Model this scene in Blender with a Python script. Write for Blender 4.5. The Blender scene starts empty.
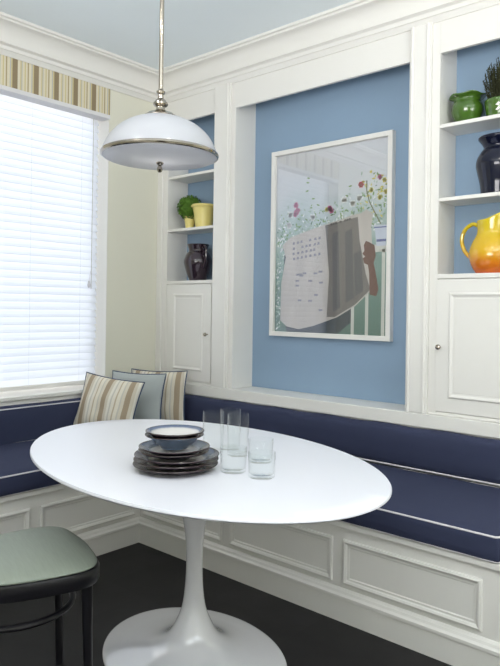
import bpy, bmesh, math, random
from mathutils import Vector, Matrix, Quaternion
random.seed(7)
S = 0.9            # measured units -> metres
C = bpy.context.scene.collection
PI = math.pi

# ------------------------------------------------------------------ helpers
def obj(name, bm, mat, parent=None, smooth=False, bevel=0, label=None, seg=2, angle=35):
    bmesh.ops.recalc_face_normals(bm, faces=bm.faces)
    for v in bm.verts: v.co *= S
    me = bpy.data.meshes.new(name); bm.to_mesh(me); bm.free()
    me.materials.append(mat)
    o = bpy.data.objects.new(name, me); C.objects.link(o)
    if smooth:
        me.polygons.foreach_set('use_smooth', [True]*len(me.polygons))
        try: me.set_sharp_from_angle(angle=math.radians(angle))
        except Exception: pass
    if bevel:
        m = o.modifiers.new('bevel', 'BEVEL'); m.width = bevel*S; m.segments = seg; m.limit_method = 'ANGLE'
        m.angle_limit = math.radians(40); m.harden_normals = False
    if parent: o.parent = parent
    if label: o['label'] = label
    return o

def thing(name, label, cat, loc=(0, 0, 0), rot=(0, 0, 0), group=None):
    o = bpy.data.objects.new(name, None); C.objects.link(o)
    o.empty_display_size = .05
    o.location = Vector(loc)*S; o.rotation_euler = rot
    o['label'] = label; o['category'] = cat
    if group: o['group'] = group
    return o

def tag(o, label, cat, group=None, loc=None, rot=None):
    o['label'] = label; o['category'] = cat
    if group: o['group'] = group
    if loc: o.location = Vector(loc)*S
    if rot: o.rotation_euler = rot
    return o

def struct(name, bm, mat, **k):
    o = obj(name, bm, mat, **k); 
    if not k.get('parent'): o['kind'] = 'structure'
    return o

def dup(root, loc, label=None, group=None, rotz=None, name=None):
    r = root.copy(); C.objects.link(r); r.location = Vector(loc)*S
    if rotz is not None: r.rotation_euler = (0, 0, rotz)
    if label: r['label'] = label
    if group: r['group'] = group
    for ch in list(root.children):
        c = ch.copy(); C.objects.link(c); c.parent = r
        for g in ch.children:
            d = g.copy(); C.objects.link(d); d.parent = c
    return r

def box(bm, x0, x1, y0, y1, z0, z1):
    vs = [bm.verts.new((x, y, z)) for x in (x0, x1) for y in (y0, y1) for z in (z0, z1)]
    for f in ((0, 1, 3, 2), (4, 6, 7, 5), (0, 4, 5, 1), (2, 3, 7, 6), (0, 2, 6, 4), (1, 5, 7, 3)):
        bm.faces.new([vs[i] for i in f])
    return bm
def boxes(*bs):
    bm = bmesh.new()
    for b in bs: box(bm, *b)
    return bm

def lathe(bm, prof, n=48, sx=None, cap0=True, cap1=True, wob=None):
    """prof: list of (r, z); sx: function r->(rx, ry)"""
    rings = []
    for k, (r, z) in enumerate(prof):
        ring = []
        for i in range(n):
            a = 2*PI*i/n
            rx, ry = sx(r) if sx else (r, r)
            q = wob(a, r, z) if wob else (1, 0)
            ring.append(bm.verts.new((rx*q[0]*math.cos(a), ry*q[0]*math.sin(a), z+q[1])))
        rings.append(ring)
    for a, b in zip(rings, rings[1:]):
        for i in range(n):
            bm.faces.new((a[i], a[(i+1) % n], b[(i+1) % n], b[i]))
    if cap0: bm.faces.new(rings[0][::-1])
    if cap1: bm.faces.new(rings[-1])
    return bm

def smoothline(pts, n=6, closed=False):
    """Catmull-Rom"""
    P = [Vector(p) for p in pts]; out = []
    m = len(P)
    rng = range(m if closed else m-1)
    for i in rng:
        if closed: a, b, c, d = P[(i-1) % m], P[i], P[(i+1) % m], P[(i+2) % m]
        else: a, b, c, d = P[max(i-1, 0)], P[i], P[i+1], P[min(i+2, m-1)]
        for k in range(n):
            t = k/n
            out.append(.5*((2*b)+(-a+c)*t+(2*a-5*b+4*c-d)*t*t+(-a+3*b-3*c+d)*t*t*t))
    if not closed: out.append(P[-1])
    return out

def tube(bm, pts, r, n=8, closed=False, flat=None):
    """flat=(ra, rb): elliptical; r may be a function of t"""
    P = [Vector(p) for p in pts]; m = len(P); rings = []
    up = None
    for i in range(m):
        if closed: t = (P[(i+1) % m]-P[i-1]).normalized()
        else: t = (P[min(i+1, m-1)]-P[max(i-1, 0)]).normalized()
        if up is None:
            up = Vector((0, 0, 1)) if abs(t.z) < .9 else Vector((1, 0, 0))
        s = t.cross(up).normalized(); up = s.cross(t).normalized()
        rr = r(i/(m-1)) if callable(r) else r
        ra, rb = (rr*flat[0], rr*flat[1]) if flat else (rr, rr)
        rings.append([bm.verts.new(P[i]+s*ra*math.cos(2*PI*k/n)+up*rb*math.sin(2*PI*k/n)) for k in range(n)])
    prs = list(zip(rings, rings[1:]+rings[:1])) if closed else list(zip(rings, rings[1:]))
    for a, b in prs:
        for i in range(n): bm.faces.new((a[i], a[(i+1) % n], b[(i+1) % n], b[i]))
    if not closed:
        bm.faces.new(rings[0][::-1]); bm.faces.new(rings[-1])
    return bm

def sweep_profile(bm, prof, ends, axis, flip=1):
    """prof: list of (proj, z) closed polygon; ends: function (proj)->(t0, t1) along the axis"""
    A, B = [], []
    for p, z in prof:
        t0, t1 = ends(p)
        if axis == 'x': A.append(bm.verts.new((t0, -p, z))); B.append(bm.verts.new((t1, -p, z)))
        else: A.append(bm.verts.new((p, t0, z))); B.append(bm.verts.new((p, t1, z)))
    n = len(prof)
    for i in range(n): bm.faces.new((A[i], A[(i+1) % n], B[(i+1) % n], B[i]))
    bm.faces.new(A[::-1]); bm.faces.new(B)
    return bm

def frame_moulding(bm, u0, u1, v0, v1, prof, place):
    """mitred rectangle moulding: prof list of (inward offset, height); place(u, v, h)->xyz"""
    rings = []
    for o, h in prof:
        rings.append([bm.verts.new(place(*p, h)) for p in ((u0+o, v0+o), (u1-o, v0+o), (u1-o, v1-o), (u0+o, v1-o))])
    for a, b in zip(rings, rings[1:]):
        for i in range(4): bm.faces.new((a[i], a[(i+1) % 4], b[(i+1) % 4], b[i]))
    return bm

def loft_box(bm, x0, x1, y0, y1, z0, z1, r, n=5, nx=1, puff=0):
    """box rounded on all edges with radius r (superellipsoid-like), subdivided"""
    pass

# ------------------------------------------------------------------ materials
def newmat(name):
    m = bpy.data.materials.new(name); m.use_nodes = True
    nt = m.node_tree; b = nt.nodes['Principled BSDF']
    return m, nt, b
def N(nt, typ, **k):
    n = nt.nodes.new(typ)
    for a, v in k.items(): setattr(n, a, v)
    return n
def rgba(c):
    f = lambda v: v/12.92 if v <= .04045 else ((v+.055)/1.055)**2.4
    return (f(c[0]/255), f(c[1]/255), f(c[2]/255), 1)

def paint(name, col, rough=.45, var=.03, scale=6, bump=0.0, bscale=60, spec=.5, coat=0, metallic=0, stretch=None):
    m, nt, b = newmat(name)
    b.inputs['Roughness'].default_value = rough; b.inputs['Metallic'].default_value = metallic
    b.inputs['Specular IOR Level'].default_value = spec
    if coat: b.inputs['Coat Weight'].default_value = coat; b.inputs['Coat Roughness'].default_value = .05
    tc = N(nt, 'ShaderNodeTexCoord'); mp = N(nt, 'ShaderNodeMapping'); nz = N(nt, 'ShaderNodeTexNoise')
    nt.links.new(tc.outputs['Object'], mp.inputs[0]); nt.links.new(mp.outputs[0], nz.inputs['Vector'])
    if stretch: mp.inputs['Scale'].default_value = stretch
    nz.inputs['Scale'].default_value = scale; nz.inputs['Detail'].default_value = 3
    mx = N(nt, 'ShaderNodeMix', data_type='RGBA')
    c = rgba(col)
    mx.inputs[6].default_value = tuple(max(0, v*(1-var)) for v in c[:3])+(1,)
    mx.inputs[7].default_value = tuple(min(1, v*(1+var)) for v in c[:3])+(1,)
    nt.links.new(nz.outputs['Fac'], mx.inputs[0]); nt.links.new(mx.outputs[2], b.inputs['Base Color'])
    if bump:
        n2 = N(nt, 'ShaderNodeTexNoise'); n2.inputs['Scale'].default_value = bscale; n2.inputs['Detail'].default_value = 2
        nt.links.new(mp.outputs[0], n2.inputs['Vector'])
        bp = N(nt, 'ShaderNodeBump'); bp.inputs['Strength'].default_value = bump; bp.inputs['Distance'].default_value = .003
        nt.links.new(n2.outputs['Fac'], bp.inputs['Height']); nt.links.new(bp.outputs[0], b.inputs['Normal'])
    return m

def fabric(name, col, var=.12, rough=.9, sheen=.15, wscale=500):
    m = paint(name, col, rough=rough, var=var, scale=9, spec=.15)
    nt = m.node_tree; b = nt.nodes['Principled BSDF']
    b.inputs['Sheen Weight'].default_value = sheen
    tc = N(nt, 'ShaderNodeTexCoord')
    w = N(nt, 'ShaderNodeTexNoise'); w.inputs['Scale'].default_value = wscale; w.inputs['Detail'].default_value = 2
    nt.links.new(tc.outputs['Object'], w.inputs['Vector'])
    n3 = N(nt, 'ShaderNodeTexNoise'); n3.inputs['Scale'].default_value = 7
    nt.links.new(tc.outputs['Object'], n3.inputs['Vector'])
    ad = N(nt, 'ShaderNodeMath', operation='MULTIPLY_ADD'); ad.inputs[1].default_value = 6.0
    nt.links.new(n3.outputs['Fac'], ad.inputs[0]); nt.links.new(w.outputs['Fac'], ad.inputs[2])
    bp = N(nt, 'ShaderNodeBump'); bp.inputs['Strength'].default_value = .35; bp.inputs['Distance'].default_value = .0015
    nt.links.new(ad.outputs[0], bp.inputs['Height']); nt.links.new(bp.outputs[0], b.inputs['Normal'])
    return m

def striped(name, axis, period, stops, offset=0.0, bend=False):
    """constant colour stripes across an axis of the object's own space"""
    m, nt, b = newmat(name)
    b.inputs['Roughness'].default_value = .9; b.inputs['Specular IOR Level'].default_value = .15
    tc = N(nt, 'ShaderNodeTexCoord'); sp = N(nt, 'ShaderNodeSeparateXYZ')
    nt.links.new(tc.outputs['Object'], sp.inputs[0])
    a = N(nt, 'ShaderNodeMath', operation='MULTIPLY_ADD'); a.inputs[1].default_value = 1/(period*S); a.inputs[2].default_value = offset+50
    nt.links.new(sp.outputs['XYZ'.index(axis)], a.inputs[0])
    fr = N(nt, 'ShaderNodeMath', operation='FRACT'); nt.links.new(a.outputs[0], fr.inputs[0])
    cr = N(nt, 'ShaderNodeValToRGB'); cr.color_ramp.interpolation = 'LINEAR'
    els = cr.color_ramp.elements
    seq = []
    for i, (p, c) in enumerate(stops):
        q = stops[i+1][0] if i+1 < len(stops) else 1.0
        seq.append((p+.006, c)); seq.append((q-.006, c))
    els[0].position = seq[0][0]; els[0].color = rgba(seq[0][1])
    els[1].position = seq[-1][0]; els[1].color = rgba(seq[-1][1])
    for p, c in seq[1:-1]:
        e = els.new(p); e.color = rgba(c)
    nt.links.new(fr.outputs[0], cr.inputs[0]); 
    nz = N(nt, 'ShaderNodeTexNoise'); nz.inputs['Scale'].default_value = 250
    nt.links.new(tc.outputs['Object'], nz.inputs['Vector'])
    mr = N(nt, 'ShaderNodeMapRange'); mr.inputs[3].default_value = .9; mr.inputs[4].default_value = 1.06
    nt.links.new(nz.outputs['Fac'], mr.inputs[0])
    mm = N(nt, 'ShaderNodeVectorMath', operation='SCALE'); nt.links.new(cr.outputs[0], mm.inputs[0]); nt.links.new(mr.outputs[0], mm.inputs['Scale'])
    nt.links.new(mm.outputs[0], b.inputs['Base Color'])
    return m

M = {}
M['white'] = paint('white_paint', (230, 228, 223), rough=.42, var=.012, bump=.04)
M['cream'] = paint('cream_wall_paint', (226, 224, 208), rough=.75, var=.015, bump=.06, bscale=150)
M['ceiling'] = paint('pale_blue_ceiling_paint', (238, 246, 250), rough=.85, var=.01)
M['blue'] = paint('blue_wall_paint', (136, 160, 184), rough=.6, var=.02, bump=.05, bscale=120)
M['navy'] = fabric('navy_cloth', (56, 61, 84), var=.06, sheen=0)
M['pipe_white'] = fabric('white_cord_cloth', (214, 210, 214), var=.05)
M['pipe_navy'] = fabric('navy_cord_cloth', (66, 78, 104), var=.05)
M['bluegrey'] = fabric('blue_grey_cloth', (168, 174, 173), var=.05)
M['table'] = paint('white_table_lacquer', (228, 229, 237), rough=.3, var=.006, scale=2, spec=.45)
M['tulip'] = paint('white_gloss_enamel', (226, 226, 230), rough=.10, var=.006, scale=2, spec=.6, coat=.8)
M['black'] = paint('black_lacquered_wood', (20, 19, 24), rough=.28, var=.1, stretch=(1, 1, 8), spec=.45)
M['chrome'] = paint('polished_nickel', (168, 160, 148), rough=.12, var=.02, metallic=1)
M['seatcloth'] = paint('grey_green_seat_cloth', (140, 148, 136), rough=.5, var=.10, scale=14, stretch=(1.2, 14, 1), bump=.12, bscale=30, spec=.4)
M['darkglaze'] = paint('dark_aubergine_glaze', (44, 30, 40), rough=.12, var=.15, coat=.6)
M['navyglaze'] = paint('navy_glaze', (10, 15, 38), rough=.12, var=.15, coat=.3, spec=.35)
M['greenglaze'] = paint('green_glaze', (66, 100, 32), rough=.14, var=.18, scale=14, coat=.7)
M['yellowglaze'] = paint('pale_yellow_glaze', (226, 210, 128), rough=.25, var=.07, scale=14, coat=.4)
M['soil'] = paint('brown_soil', (60, 44, 30), rough=.95, var=.3, scale=60, bump=.6)
M['foliage'] = paint('topiary_green', (80, 116, 38), rough=.7, var=.5, scale=40, spec=.25)
M['darkleaf'] = paint('dark_heather_green', (58, 60, 40), rough=.8, var=.5, scale=50, spec=.2)
M['blind'] = None

# floor: dark slate tiles
m, nt, b = newmat('dark_slate_tiles')
tc = N(nt, 'ShaderNodeTexCoord'); mp = N(nt, 'ShaderNodeMapping'); mp.inputs['Location'].default_value = (.12, .2, 0)
br = N(nt, 'ShaderNodeTexBrick'); br.offset = 0.5
br.inputs['Color1'].default_value = rgba((30, 29, 30)); br.inputs['Color2'].default_value = rgba((35, 34, 35)); br.inputs['Mortar'].default_value = rgba((29, 28, 29))
br.inputs['Scale'].default_value = 1; br.inputs['Mortar Size'].default_value = .003; br.inputs['Brick Width'].default_value = .45; br.inputs['Row Height'].default_value = .45
nz = N(nt, 'ShaderNodeTexNoise'); nz.inputs['Scale'].default_value = 7; nz.inputs['Detail'].default_value = 8
nt.links.new(tc.outputs['Object'], mp.inputs[0]); nt.links.new(mp.outputs[0], br.inputs['Vector']); nt.links.new(tc.outputs['Object'], nz.inputs['Vector'])
mx = N(nt, 'ShaderNodeMix', data_type='RGBA', blend_type='MULTIPLY'); mx.inputs[0].default_value = .7
cr = N(nt, 'ShaderNodeValToRGB'); cr.color_ramp.elements[0].position = .3; cr.color_ramp.elements[0].color = (.55, .55, .55, 1); cr.color_ramp.elements[1].position = .7; cr.color_ramp.elements[1].color = (1.15, 1.15, 1.15, 1)
nt.links.new(nz.outputs['Fac'], cr.inputs[0]); nt.links.new(br.outputs['Color'], mx.inputs[6]); nt.links.new(cr.outputs[0], mx.inputs[7]); nt.links.new(mx.outputs[2], b.inputs['Base Color'])
b.inputs['Roughness'].default_value = .55; b.inputs['Specular IOR Level'].default_value = .35
bp = N(nt, 'ShaderNodeBump'); bp.inputs['Strength'].default_value = .3; bp.inputs['Distance'].default_value = .004
nt.links.new(nz.outputs['Fac'], bp.inputs['Height']); nt.links.new(bp.outputs[0], b.inputs['Normal'])
M['floor'] = m

# translucent blind slats
m, nt, b = newmat('white_blind_vinyl')
b.inputs['Base Color'].default_value = rgba((244, 246, 250)); b.inputs['Roughness'].default_value = .4
tr = N(nt, 'ShaderNodeBsdfTranslucent'); tr.inputs[0].default_value = rgba((244, 247, 252))
nz = N(nt, 'ShaderNodeTexNoise'); nz.inputs['Scale'].default_value = 30
mr = N(nt, 'ShaderNodeMapRange'); mr.inputs[3].default_value = .5; mr.inputs[4].default_value = .56
ms = N(nt, 'ShaderNodeMixShader'); nt.links.new(nz.outputs['Fac'], mr.inputs[0]); nt.links.new(mr.outputs[0], ms.inputs[0])
nt.links.new(b.outputs[0], ms.inputs[1]); nt.links.new(tr.outputs[0], ms.inputs[2])
nt.links.new(ms.outputs[0], nt.nodes['Material Output'].inputs[0])
M['blind'] = m

# opal glass of the lamp
m, nt, b = newmat('opal_glass')
b.inputs['Base Color'].default_value = rgba((212, 214, 219)); b.inputs['Roughness'].default_value = .22; b.inputs['Coat Weight'].default_value = .4
tr = N(nt, 'ShaderNodeBsdfTranslucent'); tr.inputs[0].default_value = rgba((232, 233, 236))
nz = N(nt, 'ShaderNodeTexNoise'); nz.inputs['Scale'].default_value = 4
mr = N(nt, 'ShaderNodeMapRange'); mr.inputs[3].default_value = .52; mr.inputs[4].default_value = .58
ms = N(nt, 'ShaderNodeMixShader'); nt.links.new(nz.outputs['Fac'], mr.inputs[0]); nt.links.new(mr.outputs[0], ms.inputs[0])
nt.links.new(b.outputs[0], ms.inputs[1]); nt.links.new(tr.outputs[0], ms.inputs[2])
nt.links.new(ms.outputs[0], nt.nodes['Material Output'].inputs[0])
M['opal'] = m

def paneglass(name, ior=1.45, tint=(1, 1, 1, 1), rough=0.0):
    m, nt, b = newmat(name); nt.nodes.remove(b)
    t = N(nt, 'ShaderNodeBsdfTransparent'); t.inputs[0].default_value = tint
    g = N(nt, 'ShaderNodeBsdfGlossy'); g.inputs['Roughness'].default_value = rough
    nz = N(nt, 'ShaderNodeTexNoise'); nz.inputs['Scale'].default_value = 2.5
    mrr = N(nt, 'ShaderNodeMapRange'); mrr.inputs[3].default_value = rough; mrr.inputs[4].default_value = rough+.004; nt.links.new(nz.outputs['Fac'], mrr.inputs[0]); nt.links.new(mrr.outputs[0], g.inputs['Roughness'])
    f = N(nt, 'ShaderNodeFresnel'); ge = N(nt, 'ShaderNodeNewGeometry'); mi = N(nt, 'ShaderNodeMapRange'); mi.inputs[3].default_value = ior; mi.inputs[4].default_value = 1/ior
    nt.links.new(ge.outputs['Backfacing'], mi.inputs[0]); nt.links.new(mi.outputs[0], f.inputs[0])
    ms = N(nt, 'ShaderNodeMixShader'); nt.links.new(f.outputs[0], ms.inputs[0]); nt.links.new(t.outputs[0], ms.inputs[1]); nt.links.new(g.outputs[0], ms.inputs[2])
    nt.links.new(ms.outputs[0], nt.nodes['Material Output'].inputs[0])
    return m
M['pane'] = paneglass('window_glass')
M['picglass'] = paneglass('picture_glass', ior=1.9)

# drinking glass
M['glass'] = paneglass('clear_drinking_glass', ior=1.27, tint=(.986, .993, .991, 1))

def zramp(name, stops, z0, z1, rough=.15, coat=.7):
    m, nt, b = newmat(name); b.inputs['Roughness'].default_value = rough; b.inputs['Coat Weight'].default_value = coat; b.inputs['Coat Roughness'].default_value = .05
    tc = N(nt, 'ShaderNodeTexCoord'); sp = N(nt, 'ShaderNodeSeparateXYZ'); nt.links.new(tc.outputs['Object'], sp.inputs[0])
    nz = N(nt, 'ShaderNodeTexNoise'); nz.inputs['Scale'].default_value = 18; nt.links.new(tc.outputs['Object'], nz.inputs['Vector'])
    a = N(nt, 'ShaderNodeMath', operation='MULTIPLY_ADD'); a.inputs[1].default_value = .03; nt.links.new(nz.outputs['Fac'], a.inputs[0]); nt.links.new(sp.outputs[2], a.inputs[2])
    mr = N(nt, 'ShaderNodeMapRange'); mr.inputs[1].default_value = z0*S+.015; mr.inputs[2].default_value = z1*S+.015
    nt.links.new(a.outputs[0], mr.inputs[0])
    cr = N(nt, 'ShaderNodeValToRGB'); els = cr.color_ramp.elements
    els[0].position, els[0].color = stops[0][0], rgba(stops[0][1]); els[1].position, els[1].color = stops[-1][0], rgba(stops[-1][1])
    for p, c in stops[1:-1]:
        e = els.new(p); e.color = rgba(c)
    nt.links.new(mr.outputs[0], cr.inputs[0]); nt.links.new(cr.outputs[0], b.inputs['Base Color'])
    return m
M['pitcher'] = zramp('yellow_orange_glaze', [(0, (196, 88, 24)), (.2, (212, 122, 26)), (.42, (218, 172, 20)), (1, (208, 184, 16))], 0, .27)

def rramp(name, stops, rmax, rough=.25):
    """rings of glaze colour by radius from the piece's own axis"""
    m, nt, b = newmat(name); b.inputs['Roughness'].default_value = rough; b.inputs['Coat Weight'].default_value = .3
    tc = N(nt, 'ShaderNodeTexCoord'); mp = N(nt, 'ShaderNodeMapping'); mp.inputs['Scale'].default_value = (1, 1, 0)
    ln = N(nt, 'ShaderNodeVectorMath', operation='LENGTH'); nt.links.new(tc.outputs['Object'], mp.inputs[0]); nt.links.new(mp.outputs[0], ln.inputs[0])
    mr = N(nt, 'ShaderNodeMapRange'); mr.inputs[2].default_value = rmax*S; nt.links.new(ln.outputs['Value'], mr.inputs[0])
    nz = N(nt, 'ShaderNodeTexNoise'); nz.inputs['Scale'].default_value = 40; nt.links.new(tc.outputs['Object'], nz.inputs['Vector'])
    a = N(nt, 'ShaderNodeMath', operation='MULTIPLY_ADD'); a.inputs[1].default_value = .03; nt.links.new(nz.outputs['Fac'], a.inputs[0]); nt.links.new(mr.outputs[0], a.inputs[2])
    cr = N(nt, 'ShaderNodeValToRGB'); els = cr.color_ramp.elements
    els[0].position, els[0].color = stops[0][0], rgba(stops[0][1]); els[1].position, els[1].color = stops[-1][0], rgba(stops[-1][1])
    for p, c in stops[1:-1]:
        e = els.new(p); e.color = rgba(c)
    nt.links.new(a.outputs[0], cr.inputs[0]); nt.links.new(cr.outputs[0], b.inputs['Base Color'])
    return m

TAUPE, CREAM, GOLD, GREY = (150, 134, 108), (222, 214, 190), (208, 194, 150), (190, 190, 186)
M['valance'] = striped('striped_valance_cloth', 'Y', .145, [(0, TAUPE), (.24, CREAM), (.36, GOLD), (.42, GREY), (.46, CREAM), (.56, GOLD), (.62, CREAM), (.70, (176, 160, 124)), (.76, CREAM), (.88, GREY), (.93, GOLD)], offset=.25)
M['pillowstripe'] = striped('striped_pillow_cloth', 'X', .165, [(0, (166, 150, 128)), (.22, (205, 197, 180)), (.34, (222, 218, 206)), (.44, (196, 192, 182)), (.5, (222, 216, 202)), (.62, (190, 176, 152)), (.68, (222, 216, 200)), (.82, (198, 194, 184)), (.88, (214, 206, 188))], offset=.1)

# ------------------------------------------------------------------ room shell
XR, YF, ZC = 6.2, -5.2, 3.10
struct('floor', boxes((-.3, XR, YF, .45, -.1, 0)), M['floor'])
struct('ceiling', boxes((-.3, XR, YF, .45, ZC, ZC+.1)), M['ceiling'])
WY0, WY1, WZ0, WZ1 = -2.05, -.462, .735, 2.925
struct('wall_left', boxes((-.3, 0, YF, WY0, 0, ZC), (-.3, 0, WY1, .45, 0, ZC), (-.3, 0, WY0, WY1, 0, WZ0), (-.3, 0, WY0, WY1, WZ1, ZC)), M['cream'])
struct('wall_back', boxes((0, XR, .235, .45, 0, ZC)), M['cream'])
# the unseen sides of the room, each with an opening added to let light in
struct('wall_front', boxes((0, 2.2, YF-.2, YF, 0, ZC), (4.6, XR, YF-.2, YF, 0, ZC), (2.2, 4.6, YF-.2, YF, 0, 1.0), (2.2, 4.6, YF-.2, YF, 2.7, ZC)), M['cream'])
struct('wall_right', boxes((XR, XR+.2, YF, -4.0, 0, ZC), (XR, XR+.2, -1.6, .45, 0, ZC), (XR, XR+.2, -4.0, -1.6, 0, 1.0), (XR, XR+.2, -4.0, -1.6, 2.7, ZC)), M['cream'])
# window: frame, pane
wf = boxes((-.27, -.21, WY0, WY0+.06, WZ0, WZ1), (-.27, -.21, WY1-.06, WY1, WZ0, WZ1), (-.27, -.21, WY0+.06, WY1-.06, WZ1-.06, WZ1), (-.27, -.21, WY0+.06, WY1-.06, WZ0+.05, WZ0+.12))
w = struct('window_1', wf, M['white'])
pn = obj('pane', boxes((-.244, -.238, WY0+.06, WY1-.06, WZ0+.12, WZ1-.06)), M['pane'], w)
# white jamb lining of the deep reveal
struct('trim_1', boxes((-.21, .0, WY1-.004, WY1+.0, .80, WZ1)), M['white'])
# window stool and apron
st = boxes((-.21, .045, WY0-.06, WY1+.04, .785, .812), (.0, .03, WY0-.06, WY1+.04, .70, .785))
struct('trim_2', st, M['white'], bevel=.006)

# crown mouldings (closed profile: projection, height)
cp = [(0, ZC), (.135, ZC), (.135, ZC-.016), (.122, ZC-.020), (.118, ZC-.030), (.104, ZC-.034)]
for k in range(9):
    a = k/8*PI/2
    cp.append((.104-.062*math.sin(a)*1.0, ZC-.034-.082*(1-math.cos(a))))
cp += [(.042, ZC-.124), (.052, ZC-.128), (.054, ZC-.138), (.044, ZC-.143), (.034, ZC-.147), (.031, ZC-.156), (.031, ZC-.168), (.024, ZC-.171), (.020, ZC-.178), (.011, ZC-.190), (.008, ZC-.198), (0, ZC-.198)]
bm = sweep_profile(bmesh.new(), cp, lambda p: (YF, -p), 'y')
struct('trim_3', bm, M['white'], smooth=True, angle=30)
cp2 = [(p if i else -.20, z) for i, (p, z) in enumerate(cp)]; cp2[-1] = (-.02, ZC-.198); cp2.append((-.20, ZC-.198))
# the crown over the built-in runs a little past its end, then stops
bm = sweep_profile(bmesh.new(), cp2, lambda p: (max(p, 0), 3.02), 'x')
struct('trim_4', bm, M['white'], smooth=True, angle=30)

# valance
v = thing('window_valance', 'taupe and cream striped fabric valance along the top of the window', 'valance', (0, 0, 0))
obj('valance_panel', boxes((-.075, .012, WY0+.005, WY1-.002, 2.715, 2.90)), M['valance'], v, bevel=.003)
obj('lower_trim', boxes((-.078, .016, WY0+.004, WY1-.001, 2.688, 2.716)), paint('grey_trim_cloth', (222, 220, 221), rough=.9), v, bevel=.003, label='plain pale grey lower band')

# blind
bl = thing('window_blind', 'white horizontal slat blind closed over the bright window', 'blind', (-.12, 0, 0))
BY0, BY1 = WY0+.012, WY1-.012
bm = bmesh.new()
z = .882; ns = 0; SA = math.radians(62)
while z < 2.70:
    hw = .038
    for s in range(4):      # curved slat cross section
        t0, t1 = -1+s*.5, -1+(s+1)*.5
        def P(t, off): 
            u = t*hw; c = .004*(1-t*t)+off
            return (-u*math.cos(SA)+c*math.sin(SA), z+u*math.sin(SA)+c*math.cos(SA))
        a0, a1, b0, b1 = P(t0, 0), P(t1, 0), P(t0, .0022), P(t1, .0022)
        vs = [[bm.verts.new((p[0], y, p[1])) for y in (BY0, BY1)] for p in (a0, a1, b1, b0)]
        for i in range(4): bm.faces.new((vs[i][0], vs[i][1], vs[(i+1) % 4][1], vs[(i+1) % 4][0]))
    z += .0502
bmesh.ops.remove_doubles(bm, verts=bm.verts, dist=.0001)
obj('slats', bm, M['blind'], bl)
obj('bottom_rail', boxes((-.022, .022, BY0, BY1, .832, .856)), M['white'], bl, bevel=.004)
obj('head_rail', boxes((-.03, .03, BY0, BY1, 2.80, 2.86)), M['white'], bl)
bm = bmesh.new()
for y in (-.62, -1.0, -1.5, -1.92):
    tube(bm, [(.03, y, .85), (.03, y, 2.8)], .0008, 6)
obj('ladder_cord', bm, M['blind'], bl)
bm = tube(bmesh.new(), [(.04, -.535, 2.80), (.042, -.538, 1.50)], .0022, 6)
pc = obj('pull_cord', bm, paint('ivory_cord', (196, 192, 180), rough=.8), bl)
bm = lathe(bmesh.new(), [(.003, 0), (.009, .004), (.011, .02), (.006, .045), (.003, .05)], 12)
for vv in bm.verts: vv.co += Vector((.055, -.565, 1.505))
tube(bm, [(.055, -.565, 1.55), (.05, -.55, 1.62)], .0014, 6)
obj('cord_tassel', bm, M['pipe_white'], pc)

# ------------------------------------------------------------------ built-in
D = .205
def shelf_unit(x0, x1, ox0, ox1, beads, label, doorx, knobx, pan):
    u = thing('bookcase_cabinet', label, 'cabinet', (0, 0, 0))
    zb, zt = .832, 2.905
    fr = [(x0, ox0, 0, .022, zb, zt), (ox1, x1, 0, .022, zb, zt),                          # face frame stiles
          (ox0, ox1, 0, .022, 2.735, zt), (ox0, ox1, 0, .022, 1.548, 1.572),
          (ox0, ox1, .022, D, 2.885, 2.905), (ox0, ox1, .022, D, 1.552, 1.572), (ox0, ox1, 0, .022, zb, .8495), (ox0, ox1, .017, .03, .8495, 1.548),              # top board, floor of the open part
          (ox0-.02, ox0, .022, D, zb, zt), (ox1, ox1+.02, .022, D, zb, zt)]
    obj('carcase', boxes(*fr), M['white'], u, bevel=.002)
    for z in ((2.347, 1.955) if x0 < 1 else (2.361, 1.974)):
        obj('shelf', boxes((ox0, ox1, .006, D, z-.02, z)), M['white'], u, bevel=.003)
    obj('back_panel', boxes((ox0-.02, ox1+.02, D, D+.028, zb, zt)), M['blue'], u, label='blue painted back panel')
    for bx in beads:                                                                     # pilaster boards with beads
        (p0, p1, b0, b1) = bx
        bm = boxes((p0, p1, -.02, .0, zb, zt))
        for bb in (b0, b1):
            if bb is None: continue
            n = 8; A = []; B = []
            for k in range(n+1):
                a = PI*k/n; A.append(bm.verts.new((bb+.008*math.cos(a), -.02-.008*math.sin(a), zb))); B.append(bm.verts.new((bb+.008*math.cos(a), -.02-.008*math.sin(a), zt)))
            for k in range(n): bm.faces.new((A[k], A[k+1], B[k+1], B[k]))
        obj('pilaster', bm, M['white'], u, bevel=.003)
    # raised panel door
    d0, d1 = doorx
    bm = boxes((d0, d1, -.004, .016, .852, 1.543))
    dr = obj('door', bm, M['white'], u, bevel=.002)
    pr = [(0, .0), (.004, .005), (.010, .008), (.016, .005), (.022, .001), (.030, -.0), (.034, .0015)]
    bm = frame_moulding(bmesh.new(), pan[0], pan[1], pan[2], pan[3], pr, lambda a, b_, h: (a, -.0045-h, b_))
    obj('panel_moulding', bm, M['white'], dr)
    bm = lathe(bmesh.new(), [(.005, 0), (.005, .012), (.011, .018), (.0145, .026), (.012, .033), (.004, .036)], 20)
    bmesh.ops.rotate(bm, verts=bm.verts, cent=(0, 0, 0), matrix=Matrix.Rotation(PI/2, 3, 'X'))
    for vv in bm.verts: vv.co += Vector((knobx[0], -.004, knobx[1]))
    obj('knob', bm, M['chrome'], dr, smooth=True, label='polished metal knob')
    return u

UL = shelf_unit(.0, .777, .105, .602, [(.602, .750, None, .727)],
    'tall white cabinet with open shelves left of the picture niche, nearest the window', (.112, .578), (.548, 1.19), (.19, .50, .925, 1.475))
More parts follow.
